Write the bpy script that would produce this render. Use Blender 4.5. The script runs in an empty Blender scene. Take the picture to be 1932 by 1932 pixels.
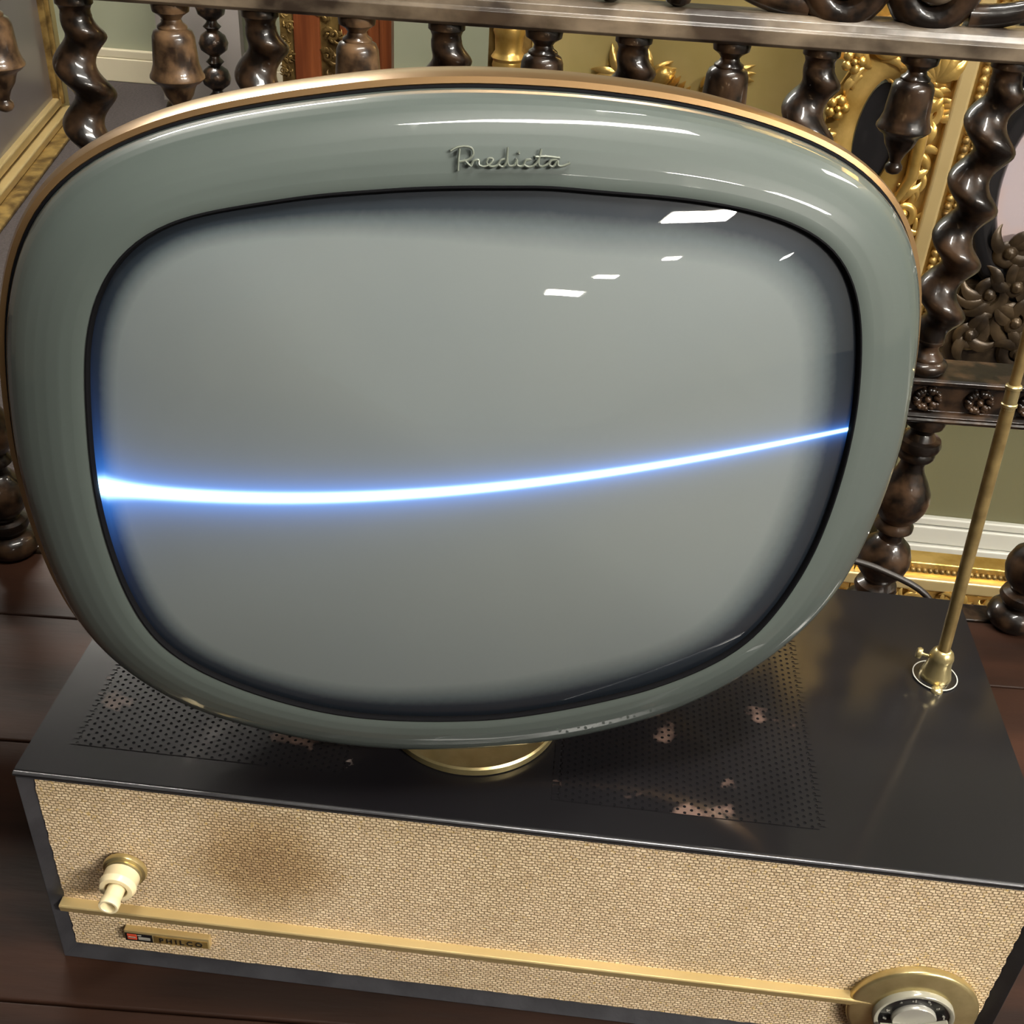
import bpy, math, random
import numpy as np
from mathutils import Vector, Matrix
random.seed(7)
PI = math.pi
scn = bpy.context.scene
C = scn.collection

# ------------------------------------------------------------------ camera
FOC = 2152.7
def cam_rows():
    y, p, r = -0.0562571, 0.6054429, 0.0674030
    f = np.array([math.sin(y)*math.cos(p), math.cos(y)*math.cos(p), -math.sin(p)])
    rt = np.array([math.cos(y), -math.sin(y), 0]); up = np.cross(rt, f)
    c, s = math.cos(r), math.sin(r)
    return np.array([c*rt+s*up, -s*rt+c*up, f])
CM = cam_rows(); CP = np.array([0.3111758, -0.4418461, 0.7102670])
cd = bpy.data.cameras.new('camera'); cam = bpy.data.objects.new('camera', cd); C.objects.link(cam)
cd.sensor_width = 36; cd.lens = FOC/1932*36; cd.clip_start = .02; cd.clip_end = 60
m = Matrix.Identity(4)
for i in range(3):
    m[i][0] = CM[0][i]; m[i][1] = CM[1][i]; m[i][2] = -CM[2][i]; m[i][3] = CP[i]
cam.matrix_world = m
scn.camera = cam
def at(u, v, axis, val):
    r = CM.T @ np.array([(u-966)/FOC, (966-v)/FOC, 1.0])
    t = (val-CP[axis])/r[axis]
    return Vector((CP+t*r).tolist())

# ------------------------------------------------------------------ materials
MATS = {}
def ramp(nt, fac, stops):
    n = nt.nodes.new('ShaderNodeValToRGB')
    while len(n.color_ramp.elements) < len(stops): n.color_ramp.elements.new(.5)
    for e, (p, c) in zip(n.color_ramp.elements, stops): e.position = p; e.color = (*c, 1) if len(c) == 3 else c
    nt.links.new(fac, n.inputs[0]); return n.outputs[0]
def mat(name, col, rough=.5, metal=0, coat=0, coat_rough=.05, col2=None, scale=20, bump=0, bscale=None, stretch=(1, 1, 1), spec=.5, contrast=(.35, .65), detail=4):
    m = bpy.data.materials.new(name); m.use_nodes = True; nt = m.node_tree
    b = nt.nodes['Principled BSDF']
    b.inputs['Roughness'].default_value = rough; b.inputs['Metallic'].default_value = metal
    b.inputs['Coat Weight'].default_value = coat; b.inputs['Coat Roughness'].default_value = coat_rough
    b.inputs['Specular IOR Level'].default_value = spec
    b.inputs['Base Color'].default_value = (*col, 1)
    tc = nt.nodes.new('ShaderNodeTexCoord'); mp = nt.nodes.new('ShaderNodeMapping')
    mp.inputs['Scale'].default_value = stretch
    nt.links.new(tc.outputs['Object'], mp.inputs[0])
    if col2:
        n = nt.nodes.new('ShaderNodeTexNoise'); n.inputs['Scale'].default_value = scale; n.inputs['Detail'].default_value = detail
        nt.links.new(mp.outputs[0], n.inputs['Vector'])
        nt.links.new(ramp(nt, n.outputs['Fac'], [(contrast[0], col), (contrast[1], col2)]), b.inputs['Base Color'])
    if bump:
        n2 = nt.nodes.new('ShaderNodeTexNoise'); n2.inputs['Scale'].default_value = bscale or scale*3; n2.inputs['Detail'].default_value = 3
        nt.links.new(mp.outputs[0], n2.inputs['Vector'])
        bn = nt.nodes.new('ShaderNodeBump'); bn.inputs['Strength'].default_value = 1; bn.inputs['Distance'].default_value = bump
        nt.links.new(n2.outputs['Fac'], bn.inputs['Height']); nt.links.new(bn.outputs[0], b.inputs['Normal'])
    MATS[name] = m; return m

M_wood = mat('dark_turned_oak', (.005, .003, .002), .35, coat=.45, coat_rough=.07, col2=(.050, .027, .014), scale=42, bump=.0012, bscale=55, contrast=(.45, .64), spec=.25)
M_woodworn = mat('worn_oak', (.018, .010, .006), .35, coat=.4, coat_rough=.09, col2=(.15, .088, .045), scale=48, contrast=(.42, .60), spec=.3, bump=.0008, bscale=60)
M_rail = mat('worn_rail_oak', (.030, .021, .015), .33, coat=.3, coat_rough=.18, col2=(.21, .165, .115), scale=26, contrast=(.40, .66), detail=8, bump=.0012, bscale=50, stretch=(.7, 1, 1))
M_plank = mat('seat_plank_oak', (.008, .0035, .0022), .6, coat=.04, coat_rough=.35, spec=.15, col2=(.038, .015, .008), scale=9, bump=.0004, bscale=90, stretch=(.25, 1.6, 1))
M_gilt = mat('gilt_gesso', (.48, .29, .065), .30, metal=.75, col2=(.80, .55, .18), scale=18, bump=.0006, bscale=120)
M_giltdark = mat('tarnished_gilt', (.12, .07, .022), .40, metal=.6, col2=(.42, .28, .09), scale=22, bump=.001, bscale=90)
M_giltflat = mat('gilt_panel', (.42, .33, .12), .45, metal=.35, col2=(.50, .40, .17), scale=7, bump=.0002)
M_giltplain = mat('gilt_plain', (.58, .44, .20), .38, metal=.6, col2=(.66, .51, .25), scale=9)
M_brass = mat('aged_brass', (.66, .55, .28), .30, metal=.85, col2=(.52, .42, .20), scale=60, bump=.0001, bscale=300)
M_brassrod = mat('antenna_brass', (.40, .29, .12), .38, metal=.65, col2=(.24, .17, .07), scale=90)
M_bronze = mat('bronze_enamel', (.30, .18, .08), .30, metal=.75, coat=.4, coat_rough=.08, col2=(.35, .215, .10), scale=6)
M_black = mat('black_lacquer', (.008, .008, .009), .25, coat=.3)
M_blackmatte = mat('black_edge', (.004, .004, .005), .8, spec=.08)
M_cab = mat('painted_cabinet', (.020, .020, .024), .5, coat=.15, coat_rough=.3, col2=(.032, .032, .037), scale=60, bump=.00015, bscale=300)
M_cream = mat('cream_plastic', (.80, .68, .42), .35, coat=.2, col2=(.84, .73, .48), scale=30)
M_dialring = mat('clear_dial_ring', (.27, .26, .21), .2, coat=.6, col2=(.32, .31, .25), scale=30)
M_dialgrey = mat('dial_grey', (.42, .41, .36), .25, metal=.4, col2=(.48, .47, .42), scale=20)
M_lip = mat('lid_highlight_steel', (.10, .10, .11), .22, metal=.7, col2=(.16, .16, .17), scale=30)
M_red = mat('badge_red', (.55, .07, .03), .4)
M_script = mat('moulded_script', (.17, .19, .155), .35, metal=.2, coat=.3)
M_wallg = mat('green_wall_paint', (.125, .120, .062), .7, col2=(.138, .132, .070), scale=3)
M_wallfar = mat('pale_green_wall_paint', (.24, .25, .17), .75, col2=(.26, .27, .19), scale=3)
M_white = mat('white_gloss_paint', (.50, .50, .45), .4, col2=(.54, .54, .49), scale=4)
M_cream_p = mat('cream_gloss_paint', (.52, .46, .33), .45, col2=(.56, .50, .36), scale=4)
M_ceil = mat('ceiling_tile', (.27, .27, .26), .85, col2=(.30, .30, .29), scale=5)
M_carpet = mat('carpet', (.040, .032, .031), .95, col2=(.062, .050, .048), scale=120, bump=.002, bscale=400)
M_mauve = mat('grey_mauve_canvas', (.22, .195, .18), .8, col2=(.25, .225, .21), scale=3)
M_redwood = mat('red_mahogany', (.16, .040, .012), .35, coat=.3, col2=(.30, .085, .025), scale=12, stretch=(6, 6, .3))
M_mirror = mat('grey_mirror', (.15, .13, .13), .35, metal=.0, col2=(.23, .205, .205), scale=1.4, coat=.5, coat_rough=.15)
M_face = mat('pale_portrait', (.40, .34, .36), .5, col2=(.55, .30, .16), scale=5, contrast=(.45, .75))
M_cable = mat('brown_cable', (.012, .008, .006), .45)
M_roomdark = mat('dark_shop_wall', (.14, .12, .10), .8, col2=(.18, .15, .12), scale=2)
M_room = mat('shop_wall_paint', (.42, .41, .35), .8, col2=(.45, .44, .38), scale=2)

def nodes_cloth():
    m = mat('woven_speaker_cloth', (.6, .5, .36), .75); nt = m.node_tree; b = nt.nodes['Principled BSDF']
    L = nt.links; N = nt.nodes
    tc = N.new('ShaderNodeTexCoord')
    nz = N.new('ShaderNodeTexNoise'); nz.inputs['Scale'].default_value = 210; L.new(tc.outputs['Object'], nz.inputs['Vector'])
    add = N.new('ShaderNodeVectorMath'); add.operation = 'MULTIPLY_ADD'
    L.new(nz.outputs['Color'], add.inputs[0]); add.inputs[1].default_value = (.0028,)*3; L.new(tc.outputs['Object'], add.inputs[2])
    mp = N.new('ShaderNodeMapping'); mp.inputs['Rotation'].default_value = (PI/2, 0, 0); L.new(add.outputs[0], mp.inputs[0])
    br = N.new('ShaderNodeTexBrick'); L.new(mp.outputs[0], br.inputs['Vector'])
    br.inputs['Scale'].default_value = 1; br.inputs['Brick Width'].default_value = .0035; br.inputs['Row Height'].default_value = .0024
    br.inputs['Mortar Size'].default_value = .00050; br.inputs['Mortar Smooth'].default_value = .6
    br.inputs['Color1'].default_value = (.97, .80, .57, 1); br.inputs['Color2'].default_value = (.74, .57, .38, 1); br.inputs['Mortar'].default_value = (.40, .29, .165, 1)
    # metallic gold slubs
    n2 = N.new('ShaderNodeTexNoise'); n2.inputs['Scale'].default_value = 420; L.new(tc.outputs['Object'], n2.inputs['Vector'])
    gold = ramp(nt, n2.outputs['Fac'], [(.64, (0, 0, 0)), (.70, (1, 1, 1))])
    # colour drift of the yarn
    n3 = N.new('ShaderNodeTexNoise'); n3.inputs['Scale'].default_value = 9; L.new(tc.outputs['Object'], n3.inputs['Vector'])
    drift = ramp(nt, n3.outputs['Fac'], [(.3, (.88, .86, .80)), (.7, (1.05, 1.03, 1.02))])
    mx = N.new('ShaderNodeMix'); mx.data_type = 'RGBA'; mx.blend_type = 'MULTIPLY'; mx.inputs[0].default_value = 1
    L.new(br.outputs['Color'], mx.inputs[6]); L.new(drift, mx.inputs[7])
    # brown water stain, centred right of the volume knob
    sub = N.new('ShaderNodeVectorMath'); sub.operation = 'SUBTRACT'; sub.inputs[1].default_value = (.146, 0, .118); L.new(tc.outputs['Object'], sub.inputs[0])
    n4 = N.new('ShaderNodeTexNoise'); n4.inputs['Scale'].default_value = 40; L.new(tc.outputs['Object'], n4.inputs['Vector'])
    ln = N.new('ShaderNodeVectorMath'); ln.operation = 'LENGTH'; L.new(sub.outputs[0], ln.inputs[0])
    ad = N.new('ShaderNodeMath'); ad.operation = 'MULTIPLY_ADD'; L.new(n4.outputs['Fac'], ad.inputs[0]); ad.inputs[1].default_value = .022; L.new(ln.outputs['Value'], ad.inputs[2])
    st = ramp(nt, ad.outputs[0], [(.022, (.62, .53, .42)), (.040, (.70, .62, .50)), (.066, (1, 1, 1))])
    mx2 = N.new('ShaderNodeMix'); mx2.data_type = 'RGBA'; mx2.blend_type = 'MULTIPLY'; mx2.inputs[0].default_value = 1
    L.new(mx.outputs[2], mx2.inputs[6]); L.new(st, mx2.inputs[7])
    mx3 = N.new('ShaderNodeMix'); mx3.data_type = 'RGBA'; L.new(gold, mx3.inputs[0]); L.new(mx2.outputs[2], mx3.inputs[6]); mx3.inputs[7].default_value = (.80, .60, .28, 1)
    L.new(mx3.outputs[2], b.inputs['Base Color'])
    g2 = N.new('ShaderNodeMath'); g2.operation = 'MULTIPLY'; g2.inputs[1].default_value = .7; L.new(gold, g2.inputs[0]); L.new(g2.outputs[0], b.inputs['Metallic'])
    bn = N.new('ShaderNodeBump'); bn.inputs['Distance'].default_value = .0006; bn.inputs['Strength'].default_value = 1; bn.invert = True
    L.new(br.outputs['Fac'], bn.inputs['Height']); L.new(bn.outputs[0], b.inputs['Normal'])
    return m
M_cloth = nodes_cloth()

def nodes_top():
    """dark enamelled steel with scuffs"""
    m = mat('enamelled_steel_lid', (.030, .029, .032), .36); nt = m.node_tree; b = nt.nodes['Principled BSDF']; L = nt.links; N = nt.nodes
    b.inputs['Specular IOR Level'].default_value = .12; b.inputs['Coat Weight'].default_value = .5; b.inputs['Coat Roughness'].default_value = .11
    tc = N.new('ShaderNodeTexCoord')
    n = N.new('ShaderNodeTexNoise'); n.inputs['Scale'].default_value = 6; L.new(tc.outputs['Object'], n.inputs['Vector'])
    base = ramp(nt, n.outputs['Fac'], [(.3, (.0055, .005, .0062)), (.7, (.0095, .009, .010))])
    n2 = N.new('ShaderNodeTexNoise'); n2.inputs['Scale'].default_value = 38; n2.inputs['Detail'].default_value = 5; L.new(tc.outputs['Object'], n2.inputs['Vector'])
    s = ramp(nt, n2.outputs['Fac'], [(.735, (0, 0, 0)), (.76, (1, 1, 1))])
    mx = N.new('ShaderNodeMix'); mx.data_type = 'RGBA'; L.new(s, mx.inputs[0]); L.new(base, mx.inputs[6]); mx.inputs[7].default_value = (.16, .13, .12, 1)
    L.new(mx.outputs[2], b.inputs['Base Color'])
    n5 = N.new('ShaderNodeTexNoise'); n5.inputs['Scale'].default_value = 25; L.new(tc.outputs['Object'], n5.inputs['Vector'])
    bn = N.new('ShaderNodeBump'); bn.inputs['Distance'].default_value = .0002; L.new(n5.outputs['Fac'], bn.inputs['Height']); L.new(bn.outputs[0], b.inputs['Normal'])
    return m
M_top = nodes_top()

def nodes_vent():
    m = mat('worn_vent_steel', (.030, .029, .032), .42); nt = m.node_tree; b = nt.nodes['Principled BSDF']; L = nt.links; N = nt.nodes
    b.inputs['Coat Weight'].default_value = .5; b.inputs['Coat Roughness'].default_value = .13; b.inputs['Roughness'].default_value = .36; b.inputs['Specular IOR Level'].default_value = .12
    tc = N.new('ShaderNodeTexCoord')
    n2 = N.new('ShaderNodeTexNoise'); n2.inputs['Scale'].default_value = 22; n2.inputs['Detail'].default_value = 6; L.new(tc.outputs['Object'], n2.inputs['Vector'])
    s = ramp(nt, n2.outputs['Fac'], [(.60, (0, 0, 0)), (.66, (1, 1, 1))])
    mx = N.new('ShaderNodeMix'); mx.data_type = 'RGBA'; L.new(s, mx.inputs[0]); mx.inputs[6].default_value = (.0075, .007, .0082, 1); mx.inputs[7].default_value = (.13, .085, .07, 1)
    L.new(mx.outputs[2], b.inputs['Base Color'])
    return m
M_vent = nodes_vent()

def nodes_screen(fit):
    m = mat('phosphor_screen', (.3, .3, .3), .25); nt = m.node_tree; b = nt.nodes['Principled BSDF']; L = nt.links; N = nt.nodes
    b.inputs['Coat Weight'].default_value = 1.0; b.inputs['Coat Roughness'].default_value = .012; b.inputs['Coat IOR'].default_value = 1.55
    b.inputs['Specular IOR Level'].default_value = .2; b.inputs['Roughness'].default_value = .55
    at_ = N.new('ShaderNodeAttribute'); at_.attribute_name = 'edge'
    tc = N.new('ShaderNodeTexCoord')
    n = N.new('ShaderNodeTexNoise'); n.inputs['Scale'].default_value = 260; L.new(tc.outputs['Object'], n.inputs['Vector'])
    ad = N.new('ShaderNodeMath'); ad.operation = 'MULTIPLY_ADD'; L.new(n.outputs['Fac'], ad.inputs[0]); ad.inputs[1].default_value = .06; L.new(at_.outputs['Fac'], ad.inputs[2])
    col = ramp(nt, ad.outputs[0], [(.10, (.006, .009, .014)), (.36, (.012, .018, .026)), (.62, (.080, .098, .105)), (.98, (.158, .180, .182))])
    # faint mottling of the tube coating
    n2 = N.new('ShaderNodeTexNoise'); n2.inputs['Scale'].default_value = 5; L.new(tc.outputs['Object'], n2.inputs['Vector'])
    mo = ramp(nt, n2.outputs['Fac'], [(.3, (.93, .95, .96)), (.7, (1.04, 1.03, 1.0))])
    mx = N.new('ShaderNodeMix'); mx.data_type = 'RGBA'; mx.blend_type = 'MULTIPLY'; mx.inputs[0].default_value = 1
    L.new(col, mx.inputs[6]); L.new(mo, mx.inputs[7]); L.new(mx.outputs[2], b.inputs['Base Color'])
    # the single bright scan line the tube shows
    sp = N.new('ShaderNodeSeparateXYZ'); L.new(tc.outputs['Object'], sp.inputs[0])
    def mt(op, a, bb=None, c=None):
        q = N.new('ShaderNodeMath'); q.operation = op
        for i, v in enumerate((a, bb, c)):
            if v is None: continue
            if isinstance(v, (int, float)): q.inputs[i].default_value = v
            else: L.new(v, q.inputs[i])
        return q.outputs[0]
    x = sp.outputs[0]
    f = mt('MULTIPLY_ADD', x, fit[0], fit[1]); f = mt('MULTIPLY_ADD', f, x, fit[2]); f = mt('MULTIPLY_ADD', f, x, fit[3])
    d = mt('ABSOLUTE', mt('SUBTRACT', sp.outputs[1], f))
    # the line is broader at its left end
    w = mt('MULTIPLY_ADD', mt('SUBTRACT', 0.2, x), .0046, .00075)
    flare = mt('MULTIPLY', mt('EXPONENT', mt('MULTIPLY', mt('ABSOLUTE', mt('ADD', x, .181)), -90)), .0018)
    w = mt('ADD', w, flare)
    core = mt('EXPONENT', mt('MULTIPLY', mt('POWER', mt('DIVIDE', d, w), 2), -1))
    halo = mt('EXPONENT', mt('DIVIDE', mt('MULTIPLY', d, -1), mt('MULTIPLY', w, 2.4)))
    halo2 = mt('EXPONENT', mt('DIVIDE', mt('MULTIPLY', d, -1), mt('MULTIPLY', w, 8)))
    inside = mt('MULTIPLY', mt('GREATER_THAN', at_.outputs['Fac'], .012), mt('LESS_THAN', x, .1935))
    def em(col, fac, s):
        e = N.new('ShaderNodeEmission'); e.inputs[0].default_value = (*col, 1); L.new(mt('MULTIPLY', mt('MULTIPLY', fac, inside), s), e.inputs[1]); return e.outputs[0]
    out = N['Material Output']; sh = b.outputs[0]
    for e in (em((.45, .75, 1), core, 3.6), em((.04, .27, 1), halo, .8), em((.10, .25, .85), halo2, .09)):
        a = N.new('ShaderNodeAddShader'); L.new(sh, a.inputs[0]); L.new(e, a.inputs[1]); sh = a.outputs[0]
    L.new(sh, out.inputs[0])
    return m
BEAM = (-0.67500793, 0.13137386, 0.08620759, 0.20249056)
M_screen = nodes_screen(BEAM)
M_bezel = mat('grey_green_bezel', (.073, .090, .083), .45, coat=1.0, coat_rough=.02, col2=(.080, .098, .090), scale=3, spec=.3)

# ------------------------------------------------------------------ mesh helpers
class MB:
    def __init__(s): s.v = []; s.f = []
    def add(s, vs, fs):
        n = len(s.v); s.v += [tuple(v) for v in vs]; s.f += [tuple(i+n for i in f) for f in fs]; return s
    def box(s, a, b):
        x0, y0, z0 = a; x1, y1, z1 = b
        return s.add([(x0,y0,z0),(x1,y0,z0),(x1,y1,z0),(x0,y1,z0),(x0,y0,z1),(x1,y0,z1),(x1,y1,z1),(x0,y1,z1)],
                     [(0,3,2,1),(4,5,6,7),(0,1,5,4),(1,2,6,5),(2,3,7,6),(3,0,4,7)])
    def lathe(s, prof, o=(0,0,0), ax=(0,0,1), n=28, cap=True):
        """prof: (radius, height along ax)"""
        ax = Vector(ax).normalized(); t = Vector((1,0,0)) if abs(ax.x) < .9 else Vector((0,1,0))
        u = ax.cross(t).normalized(); w = ax.cross(u); o = Vector(o); vs = []; fs = []
        for r, h in prof:
            for k in range(n):
                a = 2*PI*k/n; vs.append(o+ax*h+(u*math.cos(a)+w*math.sin(a))*r)
        for i in range(len(prof)-1):
            for k in range(n):
                k2 = (k+1) % n; fs.append((i*n+k, i*n+k2, (i+1)*n+k2, (i+1)*n+k))
        if cap: fs.append(tuple(range(n))[::-1]); fs.append(tuple((len(prof)-1)*n+k for k in range(n)))
        return s.add(vs, fs)
    def tube(s, pts, rad, n=10, flat=None, closed=False):
        """rad: number or list; flat=(normal, factor) squashes along normal"""
        P = [Vector(p) for p in pts]; R = rad if isinstance(rad, (list, tuple)) else [rad]*len(P)
        vs = []; fs = []; up = None
        for i, p in enumerate(P):
            if closed: d = (P[(i+1) % len(P)]-P[i-1])
            else: d = (P[min(i+1, len(P)-1)]-P[max(i-1, 0)])
            d = d.normalized() if d.length > 1e-9 else Vector((0,0,1))
            if up is None:
                up = Vector((0,1,0)) if abs(d.y) < .9 else Vector((1,0,0))
            u = (up-d*up.dot(d)).normalized(); up = u; w = d.cross(u)
            for k in range(n):
                a = 2*PI*k/n; q = (u*math.cos(a)+w*math.sin(a))*R[i]
                if flat: q -= flat[0]*(q.dot(flat[0])*(1-flat[1]))
                vs.append(p+q)
        m = len(P)
        for i in range(m if closed else m-1):
            j = (i+1) % m
            for k in range(n):
                k2 = (k+1) % n; fs.append((i*n+k, i*n+k2, j*n+k2, j*n+k))
        if not closed: fs.append(tuple(range(n))[::-1]); fs.append(tuple((m-1)*n+k for k in range(n)))
        return s.add(vs, fs)
    def blob(s, c, r, n=10, m=7):
        """ellipsoid, r = (rx, ry, rz)"""
        vs = []; fs = []; c = Vector(c)
        for i in range(m+1):
            t = PI*i/m
            for k in range(n):
                a = 2*PI*k/n; vs.append(c+Vector((r[0]*math.sin(t)*math.cos(a), r[1]*math.sin(t)*math.sin(a), r[2]*math.cos(t))))
        for i in range(m):
            for k in range(n):
                k2 = (k+1) % n; fs.append((i*n+k, (i+1)*n+k, (i+1)*n+k2, i*n+k2))
        return s.add(vs, fs)
    def prism(s, poly, vec):
        n = len(poly); vec = Vector(vec); P = [Vector(p) for p in poly]
        return s.add(P+[p+vec for p in P], [tuple(range(n))[::-1], tuple(range(n, 2*n))]+[(i, (i+1) % n, (i+1) % n+n, i+n) for i in range(n)])
    def build(s, name, m, parent=None, smooth=True, bevel=0, loc=None, kind=None, label=None):
        me = bpy.data.meshes.new(name); me.from_pydata(s.v, [], s.f); me.update()
        import bmesh
        bm = bmesh.new(); bm.from_mesh(me); bmesh.ops.remove_doubles(bm, verts=bm.verts, dist=1e-7); bmesh.ops.recalc_face_normals(bm, faces=bm.faces)
        bm.to_mesh(me); bm.free()
        o = bpy.data.objects.new(name, me); C.objects.link(o); me.materials.append(m)
        if smooth:
            for p in me.polygons: p.use_smooth = True
            try: me.set_sharp_from_angle(angle=math.radians(42))
            except Exception: pass
        if bevel:
            b = o.modifiers.new('bevel', 'BEVEL'); b.width = bevel; b.segments = 3; b.limit_method = 'ANGLE'
        if parent: o.parent = parent
        if loc: o.location = loc
        if kind: o['kind'] = kind
        if label: o['label'] = label
        return o
def thing(name, label, cat, loc=(0,0,0), rz=0, group=None):
    o = bpy.data.objects.new(name, None); C.objects.link(o); o.empty_display_size = .02
    o.location = loc; o.rotation_euler = (0,0,rz); o['label'] = label; o['category'] = cat
    if group: o['group'] = group
    return o
def tag(o, label, cat, group=None):
    o['label'] = label; o['category'] = cat
    if group: o['group'] = group
    return o
def spiral(cx, cz, y, r0, r1, a0, turns, n=26, depth=0):
    return [(cx+(r0+(r1-r0)*i/n)*math.cos(a0+turns*2*PI*i/n), y-depth*i/n, cz+(r0+(r1-r0)*i/n)*math.sin(a0+turns*2*PI*i/n)) for i in range(n+1)]
def taper(n, a, b, c): return [a+(b-a)*min(1, 2*i/n) if i*2 < n else b+(c-b)*(2*i/n-1) for i in range(n+1)]

# ------------------------------------------------------------------ room
FZ = -.5; CZ = 2.15
def struct(name, mb, m, **k): return mb.build(name, m, kind='structure', **k)
struct('floor', MB().box((-3.6,-6.2,FZ-.05), (6.2,4.55,FZ)), M_carpet, smooth=False)
struct('ceiling', MB().box((-3.6,-6.2,CZ), (6.2,4.55,CZ+.05)), M_ceil, smooth=False)
struct('wall_left', MB().box((-3.65,-6.2,FZ), (-3.6,4.55,CZ)), M_roomdark, smooth=False)
struct('wall_far_right', MB().box((6.2,-6.2,FZ), (6.25,4.55,CZ)), M_room, smooth=False)
struct('wall_front', MB().box((-3.6,-6.25,FZ), (6.2,-6.2,CZ)), M_roomdark, smooth=False)
struct('trim_1', MB().box((-2.5,-6.2,FZ), (-2.3,-6.1,1.7)).box((-1.5,-6.2,FZ), (-1.25,-6.1,1.7)).box((-2.5,-6.2,1.7), (-1.25,-6.1,1.85)), M_white, smooth=False)
struct('wall_back', MB().box((-3.6,3.93,FZ), (1.0,4.0,CZ)), M_wallfar, smooth=False)
struct('wall_right', MB().box((.86,1.25,FZ), (6.2,1.31,CZ)), M_wallg, smooth=False)
bb = MB().box((-1.95,3.90,FZ), (1.0,3.93,FZ+.085)); bb.box((-1.95,3.905,FZ+.085), (1.0,3.93,FZ+.115))
struct('baseboard_back', bb, M_cream_p, smooth=False, bevel=.004)
bb = MB().box((.86,1.225,FZ), (6.2,1.25,FZ+.07)); bb.box((.86,1.232,FZ+.07), (6.2,1.25,FZ+.105)); bb.box((.86,1.238,FZ+.105), (6.2,1.25,FZ+.12))
struct('baseboard_right', bb, M_white, smooth=False, bevel=.003)

# ------------------------------------------------------------------ television
tv = thing('television', 'vintage swivel television with grey-green oval screen on a low beige-fronted cabinet', 'television', (0,0,0))
H = .1815; TX0, TX1, D0 = 0.0, .615, .258
# cabinet: folded lid, sides, floor, rear
def rbox(mb, a, b): return mb.box(a, b)
cab = MB()
cab.box((.002,.004,.0), (.612,D0-.004,.008)); cab.box((.002,.014,.0), (.007,D0-.004,H-.003)); cab.box((.607,.014,0), (.612,D0-.004,H-.003))
cab.box((.002,D0-.010,.0), (.612,D0-.004,H-.003))
cabinet = cab.build('cabinet', M_cab, tv, smooth=False, bevel=.0008)
# sloped black front surround, mitred
fr = MB()
def surround(mb, x0, x1, z0, z1, w, yb):
    o = [(x0,-.001,z0),(x1,-.001,z0),(x1,-.001,z1),(x0,-.001,z1)]; ii = [(x0+w,yb,z0+w),(x1-w,yb,z0+w),(x1-w,yb,z1-.002),(x0+w,yb,z1-.002)]
    o2 = [(p[0],.016,p[2]) for p in o]; i2 = [(p[0],.016,p[2]) for p in ii]
    fs = []
    for k in range(4):
        j = (k+1) % 4
        fs += [(k, j, 4+j, 4+k), (8+k, 12+k, 12+j, 8+j), (k, 8+k, 8+j, j), (4+k, 4+j, 12+j, 12+k)]
    mb.add(o+ii+o2+i2, fs)
surround(fr, .001, .614, .0, H-.004, .0105, .006)
fr.build('front_surround', M_cab, cabinet, smooth=False, bevel=.0006, label='black mitred surround with chipped paint')
cl = MB()
nx, nz = 120, 34; vs = []; fs = []
rnd = random.Random(3)
for j in range(nz+1):
    for i in range(nx+1):
        fx = i/nx; fz = j/nz
        ex = rnd.uniform(-.0007, .0007) if i in (0, nx) else 0; ez = rnd.uniform(-.0004, .0004) if j in (0, nz) else 0
        y = .0035+.0012*math.sin(PI*fx)*math.sin(PI*fz)*-1
        vs.append((.0095+fx*(.6055-.0095)+ex, y, .0105+fz*(H-.0035-.0105)+ez))
for j in range(nz):
    for i in range(nx): a = j*(nx+1)+i; fs.append((a, a+1, a+nx+2, a+nx+1))
cl.add(vs, fs)
cl.build('speaker_cloth', M_cloth, cabinet, label='beige gold-flecked tweed cloth with brown stain')
# lid with thin rolled front lip
lid = MB()
prof = [(.262,H),(.002,H),(-.0002,H-.0003),(-.0010,H-.0010),(-.0012,H-.0020),(-.0008,H-.0028),(.002,H-.0030),(.262,H-.003)]
# lid made with two openings for the perforated areas so the vents are separate sheets
VR = [(.320,.026),(.487,.026),(.487,.2235),(.320,.2235)]; VL = [(.024,.026),(.196,.026),(.196,.2235),(.024,.2235)]
n = len(prof)
lid.add([(TX0,y,z) for y, z in prof]+[(TX1,y,z) for y, z in prof], [(i, (i+1) % n, (i+1) % n+n, i+n) for i in range(n)]+[tuple(range(n))[::-1], tuple(range(n, 2*n))])
lidob = lid.build('lid', M_top, cabinet, smooth=False, label='black enamelled steel lid')
MB().tube([(TX0+.0003,.0004,H-.0013),(.3,.0004,H-.0013),(TX1-.0003,.0004,H-.0013)], .00145, 14).build('lid_lip', M_lip, cabinet, label='thin lid edge with its highlight in lighter steel')  # lighter steel puts the edge highlight into the lip colour
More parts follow.
